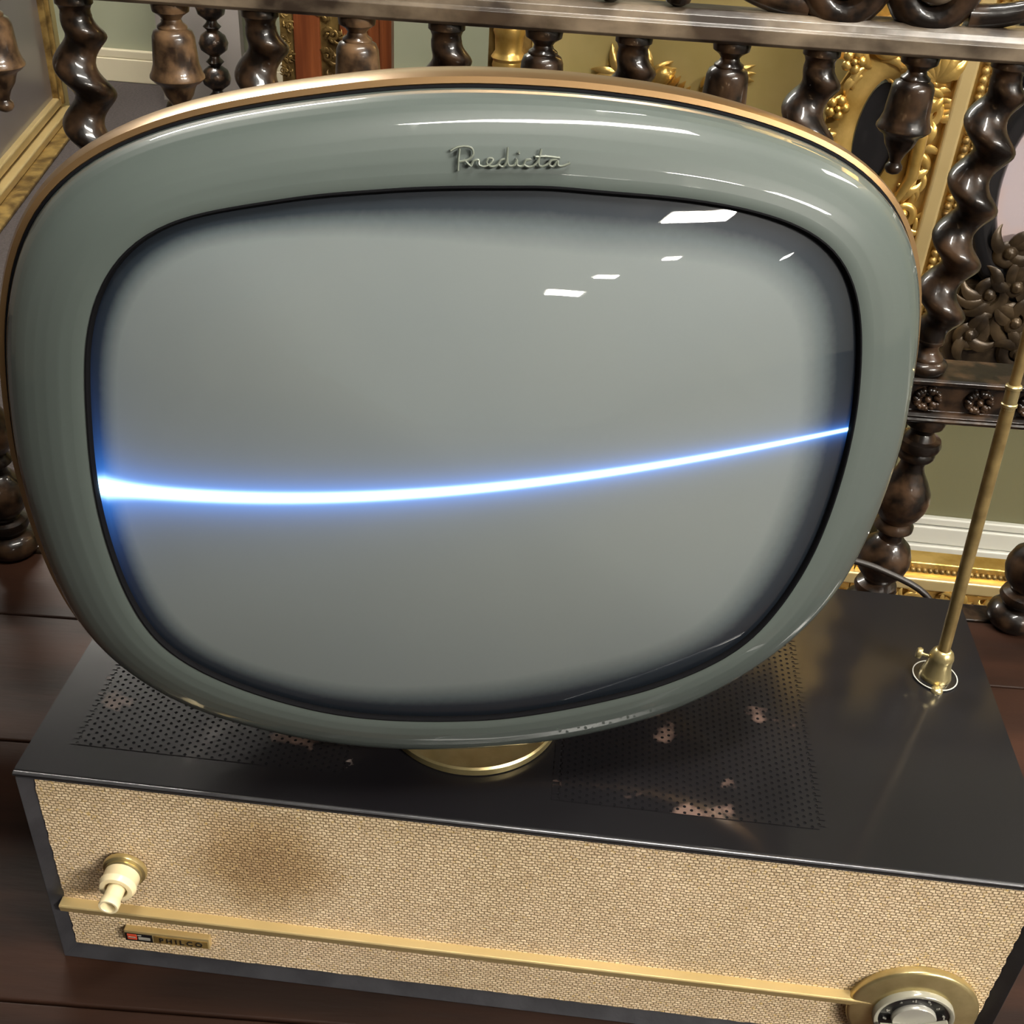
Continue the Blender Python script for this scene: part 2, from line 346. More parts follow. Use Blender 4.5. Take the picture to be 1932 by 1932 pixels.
# perforated vent sheets: staggered round holes as real openings
def vent(name, x0, x1, y0, y1, left_slope=0):
    mb = MB(); dx, dy = .0084, .0024; rr = .00108; z = H+.0004
    cells = []
    ny = int((y1-y0)/dy); nxx = int((x1-x0)/dx)
    vmap = MB()
    for j in range(ny):
        for i in range(nxx):
            cx = x0+dx*(i+.5)+(dx/2 if j % 2 else 0); cy = y0+dy*(j+.5)
            # diamond lattice cell: brick cell of size dx x dy, hole in the middle
            hx, hy = dx/2, dy/2
            outer = [(cx+hx,cy),(cx+hx,cy+hy),(cx,cy+hy),(cx-hx,cy+hy),(cx-hx,cy),(cx-hx,cy-hy),(cx,cy-hy),(cx+hx,cy-hy)]
            inner = [(cx+rr*math.cos(a*PI/4), cy+rr*math.sin(a*PI/4)) for a in range(8)]
            vmap.add([(p[0],p[1],z) for p in outer]+[(p[0],p[1],z) for p in inner]+[(p[0],p[1],z-.0009) for p in inner],
                     [(k, (k+1) % 8, (k+1) % 8+8, k+8) for k in range(8)]+[(k+8, (k+1) % 8+8, (k+1) % 8+16, k+16) for k in range(8)])
    me = bpy.data.meshes.new(name); me.from_pydata(vmap.v, [], vmap.f); me.update()
    o = bpy.data.objects.new(name, me); C.objects.link(o); me.materials.append(M_vent); o.parent = cabinet
    o['label'] = 'worn perforated steel vent'
    pit = MB().box((x0+dx*.6,y0+.0006,H+.00005), (x0+dx*nxx,y0+dy*ny-.0006,H+.00015)).build('vent_hole_shade', M_blackmatte, cabinet, smooth=False)  # black sheet stands in for the shaded cabinet inside below the holes
    pit['label'] = 'black sheet standing in for the shade inside the vent holes'
    return o
vent('vent_panel', .320, .486, .024, .222)
vent('vent_panel', .024, .197, .026, .222)
# brass trim strip
ts = MB(); pr = [(.004,.0600),(-.0030,.0596),(-.0037,.0586),(-.0026,.0530),(.004,.0522)]
ts.add([(.008,y,z) for y, z in pr]+[(.535,y,z-.0008) for y, z in pr], [(i, (i+1) % 5, (i+1) % 5+5, i+5) for i in range(5)]+[(4,3,2,1,0),(5,6,7,8,9)])
ts.build('trim_strip', M_giltplain, cabinet, smooth=False, bevel=.0004, label='pale gold trim strip')
# name badge
bd = MB().box((.0475,-.0010,.0275), (.1050,.0035,.0378)).build('name_badge', M_giltplain, cabinet, smooth=False, bevel=.0003, label='small gold name badge with red and black emblem')
MB().box((.0482,-.0014,.0280), (.0665,-.0008,.0355)).build('emblem_plate', M_black, bd, smooth=False)
MB().box((.0495,-.0018,.0295), (.0560,-.0012,.0350)).build('emblem_block', M_red, bd, smooth=False, bevel=.0003)
e2 = MB().box((.0503,-.0021,.0318), (.0552,-.0017,.0328)); e2.box((.0570,-.0018,.0300), (.0650,-.0012,.0325)); e2.box((.0565,-.0018,.0340), (.0592,-.0012,.0346))
e2.build('emblem_block', M_dialgrey, bd, smooth=False, bevel=.0003)
MB().box((.0676,-.0014,.0284), (.1040,-.0008,.0352)).build('badge_field', M_giltdark, bd, smooth=False)
def text(body, size, name, m, parent, M4, extrude=.0003, spacing=1.0):
    cu = bpy.data.curves.new(name, 'FONT'); cu.body = body; cu.size = size; cu.extrude = extrude; cu.align_x = 'CENTER'; cu.align_y = 'CENTER'; cu.space_character = spacing
    t = bpy.data.objects.new(name+'_tmp', cu); C.objects.link(t)
    dg = bpy.context.evaluated_depsgraph_get(); me = bpy.data.meshes.new_from_object(t.evaluated_get(dg)); bpy.data.objects.remove(t)
    o = bpy.data.objects.new(name, me); C.objects.link(o); me.materials.clear(); me.materials.append(m); o.parent = parent; o.matrix_local = M4; return o
RX = Matrix.Rotation(PI/2, 4, 'X')
text('PHILCO', .0062, 'lettering', M_black, bd, Matrix.Translation((.0859,-.0016,.0318)) @ RX, spacing=1.5)

# volume knob
kx, kz = .0575, .1015
vk = MB().lathe([(.0138,.001),(.0142,-.0006),(.0136,-.0022),(.0118,-.003),(.0120,-.0042),(.0108,-.0055),(.0085,-.0058)], (kx,0,kz), (0,1,0), 40).build('volume_knob', M_brass, tv, label='brass collar of the knob')
MB().lathe([(.0112,-.004),(.0112,-.0118),(.0118,-.0126),(.0117,-.0134),(.0104,-.0164),(.0082,-.0168),(.0072,-.0164),(.0070,-.0125)], (kx,0,kz), (0,1,0), 40).build('knob_collar', M_cream, vk, label='cream plastic barrel')
MB().lathe([(.0056,-.011),(.0056,-.0225),(.0058,-.0235),(.0063,-.0242),(.0063,-.0282),(.0060,-.0290),(.0047,-.0290),(.0042,-.0282),(.0040,-.021),(.0001,-.021)], (kx,0,kz), (0,1,0), 36, cap=False).build('knob_cap', M_cream, vk, label='hollow cream plastic tip')
# tuning dial
dx_, dz_ = .5615, .0520
td = MB().lathe([(.0405,.003),(.0408,-.001),(.0402,-.0022),(.0385,-.0030),(.024,-.0038),(.020,-.0038)], (dx_,0,dz_), (0,1,0), 72).build('tuning_dial', M_brass, tv, label='polished brass dial plate')
MB().lathe([(.0252,-.003),(.0250,-.0068),(.0243,-.0076),(.0228,-.0076),(.0218,-.0068),(.0216,-.005)], (dx_,0,dz_), (0,1,0), 72, cap=False).build('dial_ring', M_dialring, td, label='milky translucent ring')
MB().lathe([(.0219,-.004),(.0219,-.0058),(.0001,-.0058)], (dx_,0,dz_), (0,1,0), 64, cap=False).build('dial_face', M_black, td, label='black channel ring with worn pale marks')
mk = MB()
for k in range(12):
    a = k*PI/6+.2
    for q in range(3):
        aa = a+rnd.uniform(-.09, .09); r_ = .0178+rnd.uniform(-.0012, .0012)
        mk.box((dx_+r_*math.cos(aa)-.0005,-.0064,dz_+r_*math.sin(aa)-.0005), (dx_+r_*math.cos(aa)+.0004,-.0060,dz_+r_*math.sin(aa)+.0006))
mk.build('dial_mark', M_dialgrey, td, smooth=False)
MB().lathe([(.0138,-.005),(.0138,-.0082),(.0132,-.0090),(.0001,-.0094)], (dx_,0,dz_), (0,1,0), 48, cap=False).build('dial_centre', M_dialgrey, td, label='grey metal centre')
ptr = []
for t in np.linspace(0, 1, 14):
    ptr.append((-.0205+.041*t, .0035-.0110*(1-t)**1.3*0-.003*math.sin(t*PI)))
pm = MB(); up_ = [(dx_+x*math.cos(.28)-z*math.sin(.28), -.0090, dz_-.002+x*math.sin(.28)+z*math.cos(.28)) for x, z in ptr]
lo_ = [(dx_+x*math.cos(.28)-(-.0055)*math.sin(.28), -.0090, dz_-.002+x*math.sin(.28)-.0055*math.cos(.28)) for x, z in ptr[::-1]]
pm.prism(up_+lo_, (0,-.005,0)); pm.build('dial_lever', M_dialring, td, smooth=False, bevel=.0008, label='clear plastic lever bar')

# swivel base
sw = MB().lathe([(.0565,0),(.0575,.0008),(.0575,.0052),(.0563,.0064),(.0545,.0058),(.040,.0048),(.022,.0052),(.0165,.0072),(.0150,.012),(.0150,.040)], (.264,.0925,H), (0,0,1), 96)
swivel = sw.build('swivel_base', M_brass, tv, label='round brass swivel disc and stem')

# screen housing
yaw, tilt = math.radians(12.5), math.radians(8)
cy, sy, ct, st_ = math.cos(yaw), math.sin(yaw), math.cos(tilt), math.sin(tilt)
EX = Vector((cy,sy,0)); EN = Vector((sy*ct,-cy*ct,st_)); EZ = EN.cross(EX)
P0 = Vector((.2648,.0439,.197))
HM = Matrix.Identity(4)
for i in range(3): HM[i][0] = EX[i]; HM[i][1] = EZ[i]; HM[i][2] = EN[i]; HM[i][3] = P0[i]
# housing local axes: x right, y up, z out of the screen; outlines given as radius (0.1 mm) per 3 degrees about (4 mm, 200 mm)
OUT= [2322, 2328, 2336, 2347, 2362, 2379, 2397, 2413, 2424, 2426, 2416, 2395, 2361, 2317, 2266, 2212, 2158, 2107, 2059, 2015, 1975, 1938, 1905, 1875, 1850, 1830, 1813, 1800, 1790, 1785, 1783, 1785, 1789, 1797, 1808, 1822, 1839, 1860, 1885, 1916, 1951, 1991, 2036, 2084, 2135, 2187, 2238, 2287, 2329, 2361, 2382, 2391, 2390, 2383, 2373, 2361, 2348, 2337, 2329, 2323, 2321, 2322, 2325, 2331, 2339, 2349, 2360, 2370, 2377, 2376, 2368, 2353, 2335, 2313, 2286, 2255, 2223, 2191, 2161, 2133, 2108, 2086, 2066, 2048, 2032, 2019, 2008, 1999, 1993, 1989, 1988, 1990, 1993, 1999, 2008, 2019, 2033, 2049, 2066, 2085, 2106, 2128, 2149, 2170, 2190, 2209, 2229, 2249, 2270, 2289, 2306, 2319, 2326, 2328, 2325, 2322, 2318, 2316, 2316, 2318]
INN= [1890, 1898, 1908, 1920, 1932, 1945, 1961, 1978, 1993, 2004, 2006, 1996, 1969, 1927, 1876, 1820, 1765, 1712, 1663, 1618, 1577, 1540, 1508, 1481, 1460, 1444, 1432, 1421, 1411, 1404, 1401, 1403, 1407, 1414, 1425, 1439, 1456, 1476, 1501, 1531, 1565, 1602, 1642, 1689, 1742, 1801, 1859, 1910, 1949, 1974, 1986, 1988, 1982, 1970, 1954, 1937, 1923, 1912, 1905, 1902, 1900, 1901, 1902, 1905, 1909, 1915, 1922, 1928, 1933, 1933, 1924, 1905, 1878, 1848, 1817, 1786, 1757, 1730, 1705, 1682, 1660, 1639, 1619, 1600, 1583, 1568, 1556, 1547, 1540, 1536, 1536, 1537, 1539, 1541, 1547, 1555, 1566, 1580, 1596, 1616, 1640, 1666, 1693, 1721, 1751, 1780, 1810, 1836, 1855, 1866, 1870, 1873, 1875, 1876, 1877, 1877, 1876, 1877, 1879, 1883]
NO = 240
def up2(a):
    a = np.array(a)*1e-4; g = np.arange(NO)*.5; b = np.interp(g, np.arange(121), np.r_[a, a[0]])
    for _ in range(3): b = (np.roll(b, 1)+2*b+np.roll(b, -1))/4
    return b
RO, RI = up2(OUT), up2(INN); TH = np.arange(NO)*2*PI/NO
RO = RO-.0068*np.maximum(0, -np.sin(TH))**.9; CX, CY = .004, .200
def ring(rad, z, cx=CX, cyy=CY, sx=1, syy=1): return [(cx+rad[k]*sx*math.cos(TH[k]), cyy+rad[k]*syy*math.sin(TH[k]), z) for k in range(NO)]
def rings(mb, R, close=False, capend=False):
    vs = [v for r in R for v in r]; fs = []
    for i in range(len(R)-1):
        for k in range(NO): k2 = (k+1) % NO; fs.append((i*NO+k, i*NO+k2, (i+1)*NO+k2, (i+1)*NO+k))
    if capend: fs.append(tuple((len(R)-1)*NO+k for k in range(NO)))
    return mb.add(vs, fs)
hs = MB()
R = [ring(RO-.004, -.004), ring(RO+.0004, -.002), ring(RO+.0018, .0004), ring(RO+.0046, -.0008), ring(RO+.0062, -.006), ring(RO+.0070, -.014), ring(RO+.0066, -.024), ring(RO+.0040, -.034), ring(RO-.003, -.046)]
for t in np.linspace(.1, 1, 12):
    k = math.sqrt(max(0, 1-t**2.2)); cyb = CY+.0*t
    R.append(ring((RO-.003)*(.35+.65*k)+0, -.046-.120*t, CX, cyb))
rings(hs, R, capend=True)
housing = hs.build('screen_housing', M_bronze, tv, label='bronze shell around the picture tube'); housing.matrix_local = HM
# dark gasket groove
gk = MB(); rings(gk, [ring(RO-.004, -.006), ring(RO+.0009, -.001), ring(RO+.0014, .0012), ring(RO+.0002, .0019), ring(RO-.0015, .0010), ring(RO-.004, -.006)])
gk.build('gasket', M_blackmatte, housing, label='thin black gasket line')
# bezel: one moulded ring from the rim to the screen opening
bz = MB(); R = []
prof = [(0,.0005),(.012,.0052),(.035,.0098),(.075,.0140),(.13,.0178),(.20,.0210),(.30,.0243),(.42,.0274),(.56,.0303),(.70,.0325),(.84,.0338),(.95,.0342),(.985,.0340),(1.0,.0330),(1.004,.0315)]
pt = np.array([q[0] for q in prof]); pz = np.array([q[1] for q in prof])
tt = np.unique(np.r_[pt, np.linspace(0, .2, 14), np.linspace(.2, .95, 14)])
zz = np.interp(tt, pt, pz)
for t, z in zip(tt, zz): R.append(ring(RO+(RI-RO)*t, z))
# smooth the profile
rings(bz, R)
bezel = bz.build('bezel', M_bezel, housing, label='glossy grey-green bezel')
def z_bezel(x, y):
    a = math.atan2(y-CY, x-CX) % (2*PI); r_ = math.hypot(x-CX, y-CY); k = a/(2*PI)*NO
    ro = np.interp(k, np.arange(NO+1), np.r_[RO, RO[0]]); ri = np.interp(k, np.arange(NO+1), np.r_[RI, RI[0]])
    return float(np.interp((ro-r_)/(ro-ri), pt, pz))
# rounded inner lip
lp = MB(); rings(lp, [ring(RI+.0010, .0325), ring(RI+.0006, .0347), ring(RI-.0002, .0349), ring(RI-.0010, .0342), ring(RI-.0016, .0322), ring(RI-.0012, .0305)])
lp.build('screen_gasket', M_blackmatte, housing, label='thin black lip around the screen')
# picture tube face
sc = MB(); R = []; edge = []
NR = 56
for i in range(NR):
    s = 1-i/(NR-1)*.995
    R.append(ring((RI-.0008)*s, .0318+.026*(1-s*s)))
vs = [v for r_ in R for v in r_]; fs = []
for i in range(NR-1):
    for k in range(NO): k2 = (k+1) % NO; fs.append((i*NO+k, i*NO+k2, (i+1)*NO+k2, (i+1)*NO+k))
fs.append(tuple((NR-1)*NO+k for k in range(NO)))
me = bpy.data.meshes.new('picture_tube'); me.from_pydata(vs, [], fs); me.update()
for p in me.polygons: p.use_smooth = True
att = me.attributes.new('edge', 'FLOAT', 'POINT')
vals = []
for i in range(NR):
    s = 1-i/(NR-1)*.995
    for k in range(NO):
        dist = (RI[k])*(1-s)                                  # distance from the opening, metres
        a = TH[k]
        # the coated area of the tube sits a little low and left of the opening, so the bare dark glass is wider at top, right and bottom
        wdt = .022+.012*max(0, math.cos(a))+.004*max(0, math.sin(a))+.010*max(0, -math.sin(a))-.010*max(0, -math.cos(a))
        vals.append(min(1.0, dist/wdt))
att.data.foreach_set('value', vals)
tube = bpy.data.objects.new('picture_tube', me); C.objects.link(tube); me.materials.append(M_screen); tube.parent = housing
tube['label'] = 'domed grey screen crossed by one glowing blue-white line'
# moulded script on the bezel (photo pixels relative to the P, 0.1 mm grid of the badge)
S = [[(864,322),(865,300),(867,281)], [(850,285),(862,278),(878,276),(890,280),(893,291),(884,301),(867,305)],
     [(878,303),(888,313),(893,304),(903,302),(904,311),(914,314),(926,308),(930,300),(922,299),(918,307),(926,314),(938,312),(944,303),(953,300),(944,303),(941,311),(950,314),(956,302),(958,278),(957,303),(961,313),(971,311),(975,301),(976,312),(986,313),(992,302),(1002,301),(992,303),(989,311),(999,315),(1010,310),(1018,296),(1021,281),(1016,308),(1022,314),(1034,309),(1040,302),(1050,301),(1040,303),(1036,311),(1044,314),(1052,303),(1053,312),(1062,313),(1075,308)],
     [(1010,296),(1030,295),(1056,298)], [(978,290),(980,288)]]
def px_local(u, v):
    # unproject onto the bezel surface
    r_ = Vector((CM.T @ np.array([(u-966)/FOC, (966-v)/FOC, 1.0])).tolist()); o_ = Vector(CP.tolist()); off = .03
    for _ in range(6):
        t = ((P0-o_).dot(EN)+off)/r_.dot(EN); q = o_+r_*t-P0; x, y = q.dot(EX), q.dot(EZ); off = z_bezel(x, y)+.0022
    return x, y, off
sm = MB()
for stroke in S:
    P = [Vector(px_local(*q)) for q in stroke]
    # Catmull-Rom smoothing
    Q = []
    for i in range(len(P)-1):
        p0, p1, p2, p3 = P[max(i-1, 0)], P[i], P[i+1], P[min(i+2, len(P)-1)]
        for t in np.linspace(0, 1, 5)[:-1]:
            Q.append(.5*((2*p1)+(p2-p0)*t+(2*p0-5*p1+4*p2-p3)*t*t+(3*p1-p0-3*p2+p3)*t**3))
    Q.append(P[-1])
    sm.tube(Q, .00052, 8, flat=(Vector((0,0,1)), 1.6))
    # low web joining the script to the bezel
    for q in (Q[0], Q[len(Q)//2], Q[-1]): sm.lathe([(.0004,0),(.0004,-.0026)], q, (0,0,1), 8)
sm.build('lettering', M_script, housing, label='raised moulded script')
# neck between swivel and shell
nk = MB().lathe([(.0150,.030),(.0150,.040),(.022,.046),(.024,.070)], (.264,.0925,H), (0,0,1), 40)
nk.build('neck', M_brass, tv)

# antenna
ab = at(1763,1277,2,H)
an = MB().lathe([(.0148,0),(.0150,.0008),(.0146,.0012),(.0125,.0012)], (ab.x,ab.y,H), (0,0,1), 40).build('antenna', M_black, tv, label='black washer under the aerial')
MB().lathe([(.0146,.0010),(.0153,.0010),(.0153,.0016),(.0146,.0016)], (ab.x,ab.y,H), (0,0,1), 40, cap=False).build('washer_rim', M_white, an)
MB().lathe([(.0105,.0008),(.0108,.002),(.0098,.006),(.0082,.012),(.0080,.017),(.0083,.0185),(.0080,.0200),(.0072,.0225),(.0055,.0245),(.0045,.0252)], (ab.x,ab.y,H), (0,0,1), 36).build('socket', M_brass, an, label='bell-shaped brass socket')
t0 = Vector((ab.x,ab.y,H+.022)); pc = at(1911,737,1,ab.y+.012); pe = at(1946,560,1,ab.y+.016)
d1 = (pc-t0)
MB().tube([t0, t0+d1*.5, pc], .0041, 20).build('lower_rod', M_brassrod, an, label='dull brass telescopic tube')
dn = d1.normalized()
MB().lathe([(.0041,-.012),(.0041,-.0105),(.0048,-.010),(.0048,-.0085),(.0042,-.008),(.0042,.001),(.0049,.0015),(.0049,.0032),(.0040,.004)], pc, dn, 24).build('collar', M_brass, an, label='ringed brass collar')
MB().tube([pc, pc+dn*.1, pc+dn*.22], .0033, 18).build('upper_rod', M_brassrod, an, label='thinner paler inner tube')
s2 = at(1737,1232,2,H+.017)
MB().lathe([(.0012,0),(.0012,.006),(.0038,.0062),(.0042,.008),(.0034,.0095)], (ab.x-.007,ab.y+.001,H+.017), (-1,.25,.1), 20).build('thumb_screw', M_brass, an)
sc_ = at(1767,1303,2,H)
MB().lathe([(.0042,0),(.0040,.0012),(.0028,.0024),(.0008,.0028)], (sc_.x,sc_.y,H), (0,0,1), 24).build('lid_screw', M_brass, cabinet, label='small domed brass screw')
# rear cable
a0 = Vector((.440,.257,.150)); 
cp = [(.430,.262,.120),(.44,.272,.178),(.475,.279,.196),(.52,.283,.196),(.56,.282,.188),(.60,.276,.168),(.615,.27,.12),(.60,.268,.05),(.57,.30,.006),(.50,.33,.004)]
Q = []
P = [Vector(q) for q in cp]
for i in range(len(P)-1):
    p0, p1, p2, p3 = P[max(i-1, 0)], P[i], P[i+1], P[min(i+2, len(P)-1)]
    for t in np.linspace(0, 1, 7)[:-1]: Q.append(.5*((2*p1)+(p2-p0)*t+(2*p0-5*p1+4*p2-p3)*t*t+(3*p1-p0-3*p2+p3)*t**3))
MB().tube(Q, .0026, 10).build('power_cable', M_cable, tv)

# ------------------------------------------------------------------ carved settle
BA = math.atan2(.045, .95)
settle = thing('carved_settle', 'dark carved wooden settle with twisted balusters behind the television', 'bench', (-.2,.43,0), BA)
# local axes: x along the back, y away, z up; seat top at z=0
SX0, SX1 = -.42, 1.30
edges = [-.60,-.475,-.250,-.095,-.001]
for i in range(4):
    MB().box((SX0,edges[i]+.0008,-.032), (SX1,edges[i+1]-.0008,-.0002)).build('seat_plank', M_plank, settle, smooth=False, bevel=.0015)
MB().box((SX0,0.0,-.05), (SX1,.026,.001)).build('rear_ledge', M_wood, settle, smooth=False, bevel=.002)
MB().box((SX0,-.6,-.11), (SX1,.04,-.05)).build('seat_apron', M_wood, settle, smooth=False, bevel=.003)
for x in (SX0+.04, SX1-.04):
    for y in (-.56, .01):
        MB().lathe([(.03,FZ),(.033,FZ+.03),(.02,FZ+.05),(.034,FZ+.12),(.02,FZ+.2),(.034,FZ+.28),(.03,-.11)], (x,y,0), n=24).build('leg', M_wood, settle)
def sweep(pr, x0, x1):
    mb = MB(); n = len(pr)
    return mb.add([(x0,y,z) for y, z in pr]+[(x1,y,z) for y, z in pr], [(i, (i+1) % n, (i+1) % n+n, i+n) for i in range(n)]+[tuple(range(n))[::-1], tuple(range(n, 2*n))])
topr = sweep([(-.014,.526),(-.0165,.5285),(-.0165,.5375),(-.0140,.5395),(-.0125,.5440),(-.008,.5475),(.012,.5475),(.018,.540),(.018,.528),(.014,.526)], SX0, SX1).build('top_rail', M_rail, settle, bevel=.0006, label='worn grey-brown top rail')
midr = sweep([(-.016,.2275),(-.0185,.2295),(-.0195,.2315),(-.0180,.2335),(-.0195,.2355),(-.0170,.2378),(-.013,.2385),(-.013,.2625),(-.0165,.2640),(-.0200,.2665),(-.0200,.2695),(-.018,.2715),(.022,.2715),(.024,.2685),(.024,.2300),(.020,.2275)], SX0, SX1).build('middle_rail', M_wood, settle, bevel=.0004)
# rosettes
rm = MB()
for k in range(6):
    a = k*PI/3+.26
    rm.blob((.0090*math.cos(a),-.0015,.0078*math.sin(a)), (.0044,.0040,.0040), 10, 6)
    for q in (-.28, .28): rm.blob((.0102*math.cos(a+q),-.0020,.0088*math.sin(a+q)), (.0030,.0036,.0028), 8, 5)
rm.blob((0,-.0035,0), (.0031,.0030,.0029), 10, 6)
r0 = rm.build('rosette', M_wood, midr, loc=(.812,-.0125,.2505))
k = 0
for i in range(-27, 11):
    x = .812+.0448*i
    if i == 0 or x < SX0+.02 or x > SX1-.02: continue
    o = r0.copy(); C.objects.link(o); o.parent = midr; o.location = (x,-.0125,.2505)
# twisted balusters
def twist(x):
    mb = MB(); pitch = .0455; r = .0158; e = .0063; z1, z0 = .513, .301; n = 22; N_ = 84
    vs = []; fs = []
    for i in range(N_+1):
        z = z1-(z1-z0)*i/N_; th = -PI/2+2*PI*(.505-z)/pitch+1.2
        k = min(1, i/8, (N_-i)/6); k = k*k*(3-2*k); ee = e*k; rr = .0115+(r-.0115)*k
        cx, cyy = ee*math.cos(th), ee*math.sin(th)
        for j in range(n): a = 2*PI*j/n; vs.append((cx+rr*math.cos(a), cyy+rr*math.sin(a), z))
    for i in range(N_):
        for j in range(n): j2 = (j+1) % n; fs.append((i*n+j, (i+1)*n+j, (i+1)*n+j2, i*n+j2))
    mb.add(vs, fs)
    mb.lathe([(.0128,.527),(.0138,.524),(.0138,.5205),(.0122,.519),(.0110,.516),(.0112,.513),(.0114,.511)], n=28)
    mb.lathe([(.0098,.3025),(.0112,.3015),(.0118,.2995),(.0112,.2975),(.0092,.2965),(.0086,.2925),(.0100,.2895),(.0135,.2865),(.0148,.2842),(.0148,.2830),(.0160,.2825),(.0185,.2805),(.0195,.2775),(.0188,.2745),(.0170,.2715)], n=32)
    return mb.build('twisted_baluster', M_wood, settle, loc=(x,0,0))
def low(x):
    pr = [(.0150,.2285),(.0160,.2240),(.0150,.2190),(.0100,.2150),(.0088,.2110),(.0110,.2070),(.0118,.2050),(.0160,.2035),(.0172,.1990),(.0165,.1950),(.0130,.1930),(.0145,.1900),(.0150,.1870),(.0135,.1840),(.0098,.1820),(.0094,.1760),(.0110,.1690),(.0160,.1590),(.0205,.1480),(.0216,.1400),(.0205,.1310),(.0170,.1220),(.0125,.1150),(.0135,.1125),(.0155,.1095),(.0155,.1060),(.0125,.1030),(.0095,.1000),(.0098,.0940),(.0120,.0925),(.0130,.0905),(.0180,.0850),(.0212,.0740),(.0214,.0670),(.0190,.0560),(.0135,.0475),(.0110,.0450),(.0115,.0430),(.0165,.0395),(.0178,.0345),(.0165,.0305),(.0130,.0280),(.0130,.0250),(.0175,.0230),(.0215,.0180),(.0228,.0120),(.0215,.0060),(.0180,.0010)]
    pr = [(a*1.16, b) for a, b in pr]
    return MB().lathe(pr, n=36).build('turned_baluster', M_wood, settle, loc=(x,0,0))
def bell(x, m):
    pr = [(.0130,.5275),(.0142,.5240),(.0135,.5195),(.0088,.5165),(.0070,.5140),(.0080,.5115),(.0108,.5095),(.0112,.5085),(.0110,.5075),(.0142,.5055),(.0158,.5015),(.0162,.4960),(.0168,.4880),(.0172,.4820),(.0190,.4765),(.0206,.4735),(.0206,.4720),(.0175,.4690),(.0140,.4670),(.0125,.4640),(.0108,.4590),(.0068,.4530),(.0046,.4480),(.0044,.4460),(.0064,.4435),(.0068,.4410),(.0050,.4380),(.0015,.4365)]
    return MB().lathe(pr, n=32).build('drop_finial', m, settle, loc=(x,0,0))
for k in range(-2, 9):
    x = .1115+.1388*k
    t_ = twist(x); t_.location.x = x
for k in range(-3, 8):
    x = .1835+.1389*k
    bell(x, M_woodworn if k in (-1, 0, 1) else M_wood)
for k in range(-2, 9): low(-.034+.1425*k if k < 5 else .8215+.143*(k-6))
# pierced crest on the top rail
def crest(mb, pts, r):
    mb.tube(pts, r, 12, flat=(Vector((0,1,0)), .75))
cr = MB()
zc = .583
for cx_, w_ in ((.674,.026), (.737,.026)):
    loop = [(cx_+w_*math.cos(a), 0, zc+.034*math.sin(a)) for a in np.linspace(0, 2*PI, 36)[:-1]]
    cr.tube(loop, .0115, 12, closed=True)
# leaf sprays each side
for sgn, x0_ in ((-1, .650), (1, .765)):
    L_ = [(x0_+sgn*t*.11, 0, zc-.030+.0+.05*t*t) for t in np.linspace(0, 1, 14)]
    crest(cr, L_, [.010*(1-.6*i/13) for i in range(14)])
    L_ = [(x0_+sgn*t*.07, -.004, zc-.012+.045*t) for t in np.linspace(0, 1, 12)]
    crest(cr, L_, [.007*(1-.5*i/11) for i in range(12)])
cr.tube([(.7055,0,zc+.01),(.7055,0,zc+.06)], .009, 12)
crb = cr.build('crest', M_wood, settle, label='pierced scrolling crest')
for cx_ in (.674, .737):
    MB().blob((cx_,-.006,zc+.004), (.0215,.015,.027), 24, 14).build('crest_boss', M_rail, crb, label='smooth grey-brown oval boss')
for x in (.507,.556):
    MB().lathe([(.006,.575),(.005,.566),(.0085,.562),(.0105,.556),(.0088,.5505),(.004,.548)], (x,-.004,0), n=24).build('ball_drop', M_wood, settle)
cr2 = MB(); crest(cr2, [(.47+.01*i,-.002,.573+.004*math.sin(i)) for i in range(12)], .008); cr2.build('crest', M_wood, settle)

# ------------------------------------------------------------------ gilt carving helpers
def leaf(mb, p, a, L, w, y, curl=1, th=.4):
    """tapered acanthus lobe lying in the xz plane, curling"""
    pts = []; rad = []; x, z = p; n = 10
    for i in range(n+1):
        pts.append((x, y-.35*w*math.sin(PI*i/n), z)); rad.append(max(.0006, w*math.sin(PI*(.12+.86*i/n))*.5))
        a += curl*.22; x += L/n*math.cos(a); z += L/n*math.sin(a)
    mb.tube(pts, rad, 7, flat=(Vector((0,1,0)), th))
def scroll(mb, cx, cz, y, r, w, sgn=1, a0=0, turns=1.3):
    n = 24; pts = []; rad = []
    for i in range(n+1):
        t = i/n; rr = r*(1-.82*t); a = a0+sgn*turns*2*PI*t
        pts.append((cx+rr*math.cos(a), y-.3*w*t, cz+rr*math.sin(a))); rad.append(w*(.55-.25*t))
    mb.tube(pts, rad, 8, flat=(Vector((0,1,0)), .7))
    mb.blob((cx, y-.3*w, cz), (w*.5,)*3, 8, 6)
def acanthus_band(mb, x0, x1, z0, z1, y, step, seed=1):
    r_ = random.Random(seed); w = x1-x0; cx = (x0+x1)/2; vert = (z1-z0) > (x1-x0)
    L = (z1-z0) if vert else (x1-x0); n = max(1, int(L/step)); W = w if vert else (z1-z0); cz = (z0+z1)/2
    for i in range(n):
        t = (i+.5)*step; s = 1 if i % 2 else -1
        if vert: px, pz = cx+s*W*.16, z0+t
        else: px, pz = x0+t, cz+s*W*.16
        scroll(mb, px, pz, y, W*.26, W*.17, s, r_.uniform(0, 6), 1.2)
        for k in range(9):
            a = r_.uniform(0, 2*PI); leaf(mb, (px+W*.18*math.cos(a), pz+W*.18*math.sin(a)), a+r_.uniform(-.6, .6), W*r_.uniform(.35, .55), W*r_.uniform(.10, .17), y, r_.choice((-1, 1)))
        mb.blob((px-s*W*.3 if vert else px, y-.002, pz if vert else pz-s*W*.3), (W*.07,)*3, 8, 5)
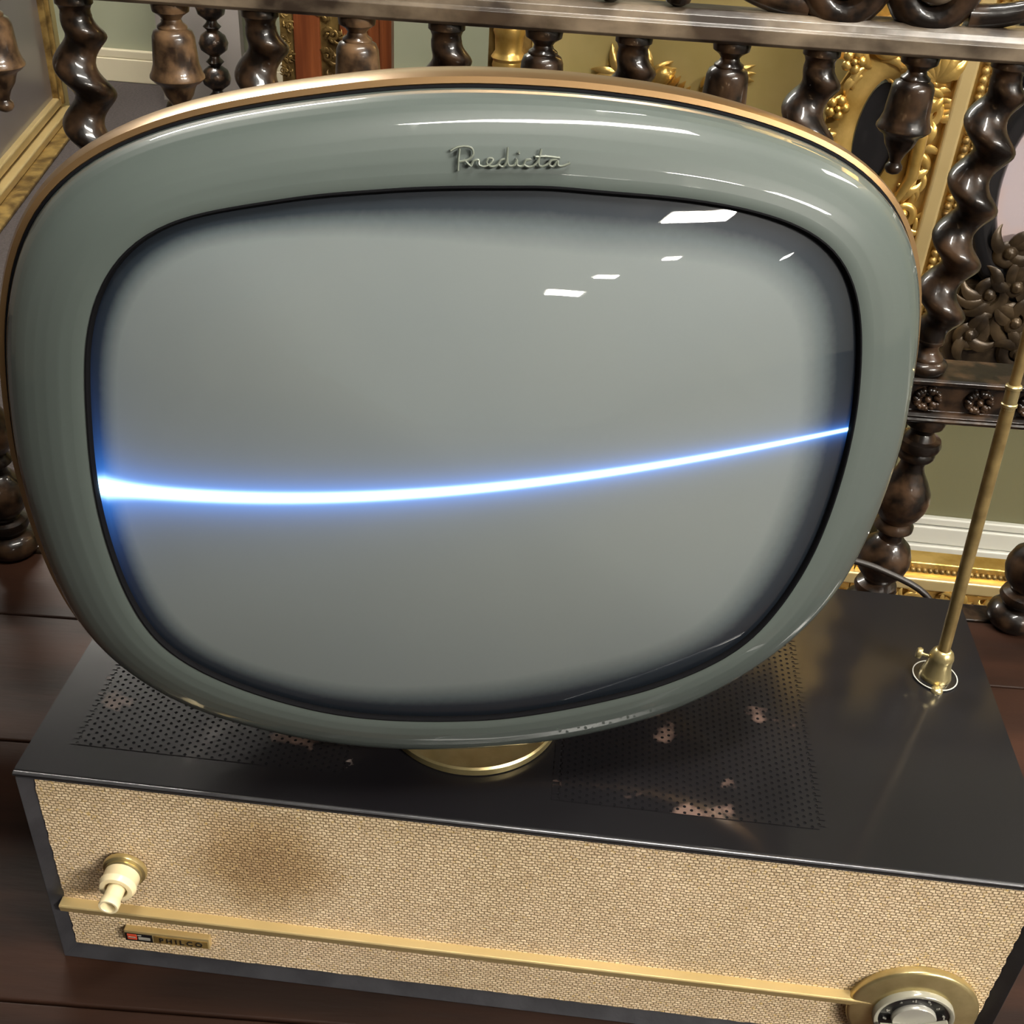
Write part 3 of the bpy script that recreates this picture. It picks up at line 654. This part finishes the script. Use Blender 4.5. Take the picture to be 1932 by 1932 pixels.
def beads(mb, x0, z0, x1, z1, y, r, gap=2.1):
    L = math.hypot(x1-x0, z1-z0); n = int(L/(r*gap))
    for i in range(n):
        t = (i+.5)/n; mb.blob((x0+(x1-x0)*t, y, z0+(z1-z0)*t), (r, r, r), 8, 5)

# big empty gilt frame standing on the floor against the olive wall
gf = thing('gilt_frame', 'large empty gilded picture frame with carved scrolls, leaning at the right behind the settle', 'picture frame', (0,0,0))
FY = 1.12
ix0, ix1, iz0, iz1 = .800, 2.0, -.388, .95; W_ = .125
fm = MB()
for a, b in (((ix0-W_,FY-.006,-.5), (ix0,FY+.03,iz1+W_)), ((ix0,FY-.006,iz0-.112), (ix1,FY+.03,iz0)), ((ix1,FY-.006,-.5), (ix1+W_,FY+.03,iz1+W_)), ((ix0,FY-.006,iz1), (ix1,FY+.03,iz1+W_))): fm.box(a, b)
fb = fm.build('moulding', M_gilt, gf, smooth=False, bevel=.003)
pl = MB()
for a, b in (((ix0-.050,FY-.020,-.5), (ix0-.028,FY,iz1)), ((ix0-.028,FY-.016,iz0-.050), (ix1,FY,iz0-.026)), ((ix1+.028,FY-.02,-.5), (ix1+.05,FY,iz1))): pl.box(a, b)
pl.build('plain_fillet', M_giltplain, gf, smooth=False, bevel=.004, label='smooth matt gold fillet')
ac = MB(); acanthus_band(ac, ix0-W_, ix0-.048, -.2, .62, FY-.012, .034, 4); ac2 = MB(); acanthus_band(ac2, ix0-.02, ix0+.62, iz0-.108, iz0-.052, FY-.014, .034, 9)
ac.build('carved_scrollwork', M_gilt, gf); ac2.build('carved_scrollwork', M_gilt, gf)
bdm = MB(); beads(bdm, ix0-.017, -.36, ix0-.017, .65, FY-.012, .0052); beads(bdm, ix0-.006, -.36, ix0-.006, .65, FY-.008, .0036)
bd2 = MB(); beads(bd2, ix0, iz0-.012, ix0+.7, iz0-.012, FY-.010, .0045); bd2.build('beading', M_giltdark, gf)
bdm.build('beading', M_giltdark, gf)

# carved cartouche with black oval opening
ct_ = thing('carved_mirror', 'gilded carved mirror with narrow black oval glass and flower garlands', 'mirror', (0,0,0))
cy_ = 1.03
ocx, ocz = .640, .312
bm_ = MB(); n_ = 40
po = [(ocx+.008+.046*math.cos(2*PI*i/n_), cy_, ocz+.0+.088*math.sin(2*PI*i/n_)) for i in range(n_)]
bm_.tube(po, .020, 10, flat=(Vector((0,1,0)), .5), closed=True)
bm_.box((ocx-.07,cy_+.002,-.5), (ocx+.05,cy_+.02,ocz-.07)); bm_.box((ocx-.055,cy_+.002,ocz+.085), (ocx+.055,cy_+.02,ocz+.22))
bm_.build('gilt_surround', M_gilt, ct_)
po = [(ocx+.010+.026*math.cos(2*PI*i/n_), ocz-.005+.068*math.sin(2*PI*i/n_)) for i in range(n_)]
gp = MB(); gp.prism([(x, cy_+.004, z) for x, z in po], (0,.012,0)); gp.build('oval_glass', M_black, ct_, smooth=False)
cv = MB(); r_ = random.Random(11)
for i in range(30):
    a = 2*PI*i/30; px, pz = ocx+.008+.050*math.cos(a), ocz+.0+.094*math.sin(a)
    leaf(cv, (px, pz), a+r_.uniform(-1.2, 1.2), .034, .011, cy_-.010, r_.choice((-1, 1)))
for (px, pz) in ((.598,.285), (.592,.345), (.607,.243), (.655,.205), (.60,.40)):
    for k in range(5): cv.blob((px+.009*math.cos(k*1.257), cy_-.016, pz+.009*math.sin(k*1.257)), (.0065,.005,.0065), 8, 5)
    cv.blob((px, cy_-.020, pz), (.004,.004,.004), 8, 5)
scroll(cv, .640, .425, cy_-.012, .028, .016, 1, 0); scroll(cv, .68, .44, cy_-.012, .022, .013, -1, 2)
for k in range(7): leaf(cv, (.70, .385), .3+k*.42, .045, .014, cy_-.014, .4)
cv.tube([(.690,cy_-.014,.43),(.672,cy_-.018,.395),(.678,cy_-.020,.355),(.698,cy_-.02,.32),(.700,cy_-.018,.27),(.684,cy_-.014,.225)], [.004,.009,.010,.009,.008,.004], 10)
for k in range(8): leaf(cv, (.66+.004*k, .215-.02*k), 1+k, .035, .012, cy_-.012, r_.choice((-1, 1)))
cv.build('carved_garland', M_gilt, ct_)

# gilded overmantel panel
og = thing('overmantel_panel', 'flat gilded overmantel panel with ringed half column and leaf carving behind the television', 'panel', (0,0,0))
OY = 1.62
MB().box((.175,OY,FZ), (.76,OY+.03,.50)).build('flat_panel', M_giltflat, og, smooth=False, bevel=.002)
MB().box((.100,OY+.005,FZ), (.175,OY+.045,.50)).build('back_edge', M_giltdark, og, smooth=False)
pr = []
z = FZ
while z < .50:
    pr += [(.026,z),(.030,z+.006),(.026,z+.012),(.0235,z+.016),(.025,z+.040),(.028,z+.048)]; z += .056
MB().lathe(pr, (at(962,60,1,OY).x,OY-.004,0), n=32).build('half_column', M_gilt, og)
MB().box((.158,OY-.010,.372), (.76,OY,.380)).build('moulding', M_gilt, og, smooth=False, bevel=.002)
lf = MB()
def fan(mb, x, z, y, a0, n, spread, L, w):
    for k in range(n):
        a = a0+spread*(k/(n-1)-.5); leaf(mb, (x, z), a, L*(1-.25*abs(k/(n-1)-.5)), w, y, .3 if k > n/2 else -.3, .6)
fan(lf, .335,.215,OY-.006, 2.2, 6, 1.3, .062, .016); fan(lf, .375,.215,OY-.006, .9, 6, 1.2, .058, .016)
fan(lf, .515,.225,OY-.006, .95, 5, 1.1, .052, .014)
for i in range(7): lf.lathe([(.006,-.0045),(.017-.0008*i,0),(.006,.0045)], (.415+.010*i, OY-.016, .222-.007*i), (1,0,-.7), 16)
for i in range(4): lf.lathe([(.006,-.0045),(.012,0),(.006,.0045)], (.475+.008*i, OY-.014, .222-.004*i), (1,0,-.5), 16)
lf.blob((.405,OY-.012,.222), (.020,.014,.020), 16, 10)
lf.build('carved_leaves', M_gilt, og)

# red mahogany frame with gilt carving
rf = thing('mahogany_frame', 'tall red mahogany frame with carved gilt bands, upright behind the left of the television', 'picture frame', (0,0,0))
RY = 2.02
def xs(u): return at(u,60,1,RY).x
wb = MB()
for a, b in ((553,603), (640,738)): wb.box((xs(a),RY,FZ), (xs(b),RY+.035,.45))
wb.build('wood_band', M_redwood, rf, smooth=False, bevel=.003)
gb = MB(); gb.box((xs(527),RY+.006,FZ), (xs(553),RY+.03,.45)); gb.box((xs(603),RY+.008,FZ), (xs(640),RY+.03,.45))
acanthus_band(gb, xs(527), xs(553), .0, .34, RY+.002, .030, 3); acanthus_band(gb, xs(603), xs(642), .0, .34, RY-.002, .045, 5)
gb.build('gilt_band', M_giltdark, rf)
for k in range(3):
    x = xs(672+22*k); MB().box((x,RY-.004,FZ), (x+.008,RY+.001,.45)).build('reeding', M_redwood, rf, smooth=False, bevel=.002)

# grey panel and turned stand, far left centre
gpn = MB().box((at(300,100,1,3.72).x,3.72,FZ), (at(455,100,1,3.72).x,3.76,.55)); tag(gpn.build('grey_board', M_mauve, smooth=False), 'plain grey-mauve board standing upright beyond the balusters', 'board')
cs = thing('turned_stand', 'dark turned stand with beaded posts on the carpet, beyond the left balusters', 'stand', (0,0,0))
pB = at(352,205,2,FZ)
def post(name, x, y, s, h):
    pr = []; z = 0
    while z < h:
        pr += [(.010*s,z),(.026*s,z+.012*s),(.029*s,z+.024*s),(.024*s,z+.038*s),(.011*s,z+.048*s),(.018*s,z+.055*s),(.011*s,z+.062*s)]; z += .066*s
    return MB().lathe(pr, (x,y,FZ), n=20).build(name, M_wood, cs)
pB = at(356,200,2,FZ); post('post', pB.x, pB.y-.12, 1.25, .62)
pB = at(442,102,2,FZ); post('post', -1.02, 3.50, 1.7, .62)
fo = MB(); a_, b_, c_, d_ = at(392,215,2,FZ+.02), at(480,205,2,FZ+.02), at(486,186,2,FZ+.02), at(440,186,2,FZ+.02)
fo.prism([(p.x,p.y,FZ) for p in (a_, b_, c_, d_)], (0,0,.035)); tag(fo.build('folded_rug', M_mauve, smooth=False, bevel=.006), 'folded grey rug on the dark carpet behind the balusters', 'rug')

# large gilt framed mirror at far left
q0, q1 = at(-20,368,2,FZ+.02), at(112,208,2,FZ+.02)
dv = Vector((q1.x-q0.x, q1.y-q0.y, 0)); ln = dv.length; ang = math.atan2(dv.y, dv.x)
lm = thing('leaning_mirror', 'large gold-framed grey mirror standing on the floor at the far left', 'mirror', (q1.x,q1.y,FZ), ang)
# local x runs towards the viewer is negative
LX = -1.9
MB().box((LX,.0,.05), (-.05,.02,1.6)).build('glass', M_mirror, lm, smooth=False)
f1 = MB(); f1.box((LX,-.02,.045), (0,.03,.075)); f1.build('gold_edge', M_giltplain, lm, smooth=False, bevel=.006, label='bright gold bottom bar')
f1 = MB(); f1.box((LX,-.045,.012), (0,.03,.038)); f1.build('gold_edge', M_giltplain, lm, smooth=False, bevel=.005)
f2 = MB(); f2.box((LX,-.09,0), (.0,.03,.012)); f2.build('textured_band', M_giltdark, lm, smooth=False, bevel=.004)
f3 = MB(); f3.box((-.055,-.02,.05), (-.040,.03,1.6)); f3.box((-.030,-.03,.05), (-.015,.03,1.6)); f3.build('side_bar', M_giltdark, lm, smooth=False, bevel=.004)
f4 = MB(); f4.box((-.040,-.015,.05), (-.030,.03,1.6)); f4.box((-.015,-.02,.0), (.07,.03,1.6)); f4.build('outer_bar', M_giltflat, lm, smooth=False, bevel=.003)

# oval portrait in carved dark surround on olive wall
op = thing('oval_portrait', 'oval black-framed pale portrait with dark carved surround on the olive wall', 'picture', (0,0,0))
PY = 1.19
oc = (.968,.225); A_, B_ = .118, .165
pts = [(oc[0]+A_*math.cos(2*PI*i/64), PY, oc[1]+B_*math.sin(2*PI*i/64)) for i in range(64)]
ob = MB(); ob.tube(pts, .022, 14, flat=(Vector((0,1,0)), .7), closed=True); ob.build('black_oval', M_black, op)
pp = [(oc[0]+(A_-.02)*math.cos(2*PI*i/64), PY+.002, oc[1]+(B_-.02)*math.sin(2*PI*i/64)) for i in range(64)]
MB().prism(pp, (0,.01,0)).build('portrait', M_face, op, smooth=False)
MB().box((.850,PY+.012,-.03), (1.25,PY+.05,.56)).build('backing_board', M_blackmatte, op, smooth=False)
cs_ = MB(); r_ = random.Random(5)
for (x, z, r, s) in ((.895,.06,.030,1), (.945,.02,.034,-1), (1.0,.0,.03,1), (.905,.125,.022,-1), (.965,-.03,.028,1), (.885,-.005,.026,-1), (1.05,-.03,.03,1), (.93,.075,.02,1)):
    scroll(cs_, x, z, PY-.012, r, .020, s, r_.uniform(0, 6), 1.4)
    for k in range(4): leaf(cs_, (x, z), r_.uniform(0, 6), .055, .018, PY-.014, r_.choice((-1, 1)))
cs_.box((.855,PY-.01,-.075), (1.25,PY+.05,.07))
cs_.build('carved_scrollwork', mat('dark_bronze_carving', (.014, .009, .005), .35, metal=.4, col2=(.075, .050, .026), scale=25, bump=.0006), op)

# ------------------------------------------------------------------ ceiling lights (fluorescent panels)
def emit(name, col, s):
    m = bpy.data.materials.new(name); m.use_nodes = True; nt = m.node_tree; nt.nodes.clear()
    e = nt.nodes.new('ShaderNodeEmission'); e.inputs[0].default_value = (*col, 1); e.inputs[1].default_value = s
    o = nt.nodes.new('ShaderNodeOutputMaterial'); nt.links.new(e.outputs[0], o.inputs[0]); return m
M_lamp = emit('fluorescent_tube', (1.0, .95, .86), 60)
M_lampb = emit('bright_fluorescent_tube', (1.0, .94, .84), 125)
DG = math.radians(42)
LAMPS = [(.68,-.14,1.05,.12,DG), (2.45,1.10,1.3,.14,DG), (2.02,-2.02,.42,.15,.1), (2.75,-1.55,.9,.40,.25), (2.2,-3.95,.14,.20,.3), (2.12,-3.30,.12,.08,.1), (2.34,-2.82,.12,.06,.1),  # wide front-right lamp added and boosted to brighten the speaker cloth
         (4.5,-3.4,.14,.14,.5), (-1.3,2.7,1.3,.32,0), (.72,.80,.55,.025,1.45)]  # far-left back lamp is added to light the left background
for i, (x, y, w, d, a) in enumerate(LAMPS):
    t_ = thing('ceiling_light', 'rectangular fluorescent ceiling light above the shop floor', 'ceiling light', (x,y,CZ), a, 'fluorescent ceiling lights')
    MB().box((-w/2-.02,-d/2-.02,-.05), (w/2+.02,d/2+.02,-.005)).build('lamp_housing', M_white, t_, smooth=False, bevel=.005)
    MB().box((-w/2,-d/2,-.062), (w/2,d/2,-.051)).build('diffuser', M_lampb if i in (2, 3) else M_lamp, t_, smooth=False)

w = bpy.data.worlds.new('world'); scn.world = w; w.use_nodes = True
w.node_tree.nodes['Background'].inputs[0].default_value = (.9, .92, 1, 1); w.node_tree.nodes['Background'].inputs[1].default_value = .0
vs_ = scn.view_settings; vs_.view_transform = 'Standard'; vs_.look = 'None'; vs_.gamma = 1; vs_.use_curve_mapping = False; vs_.exposure = 0.75
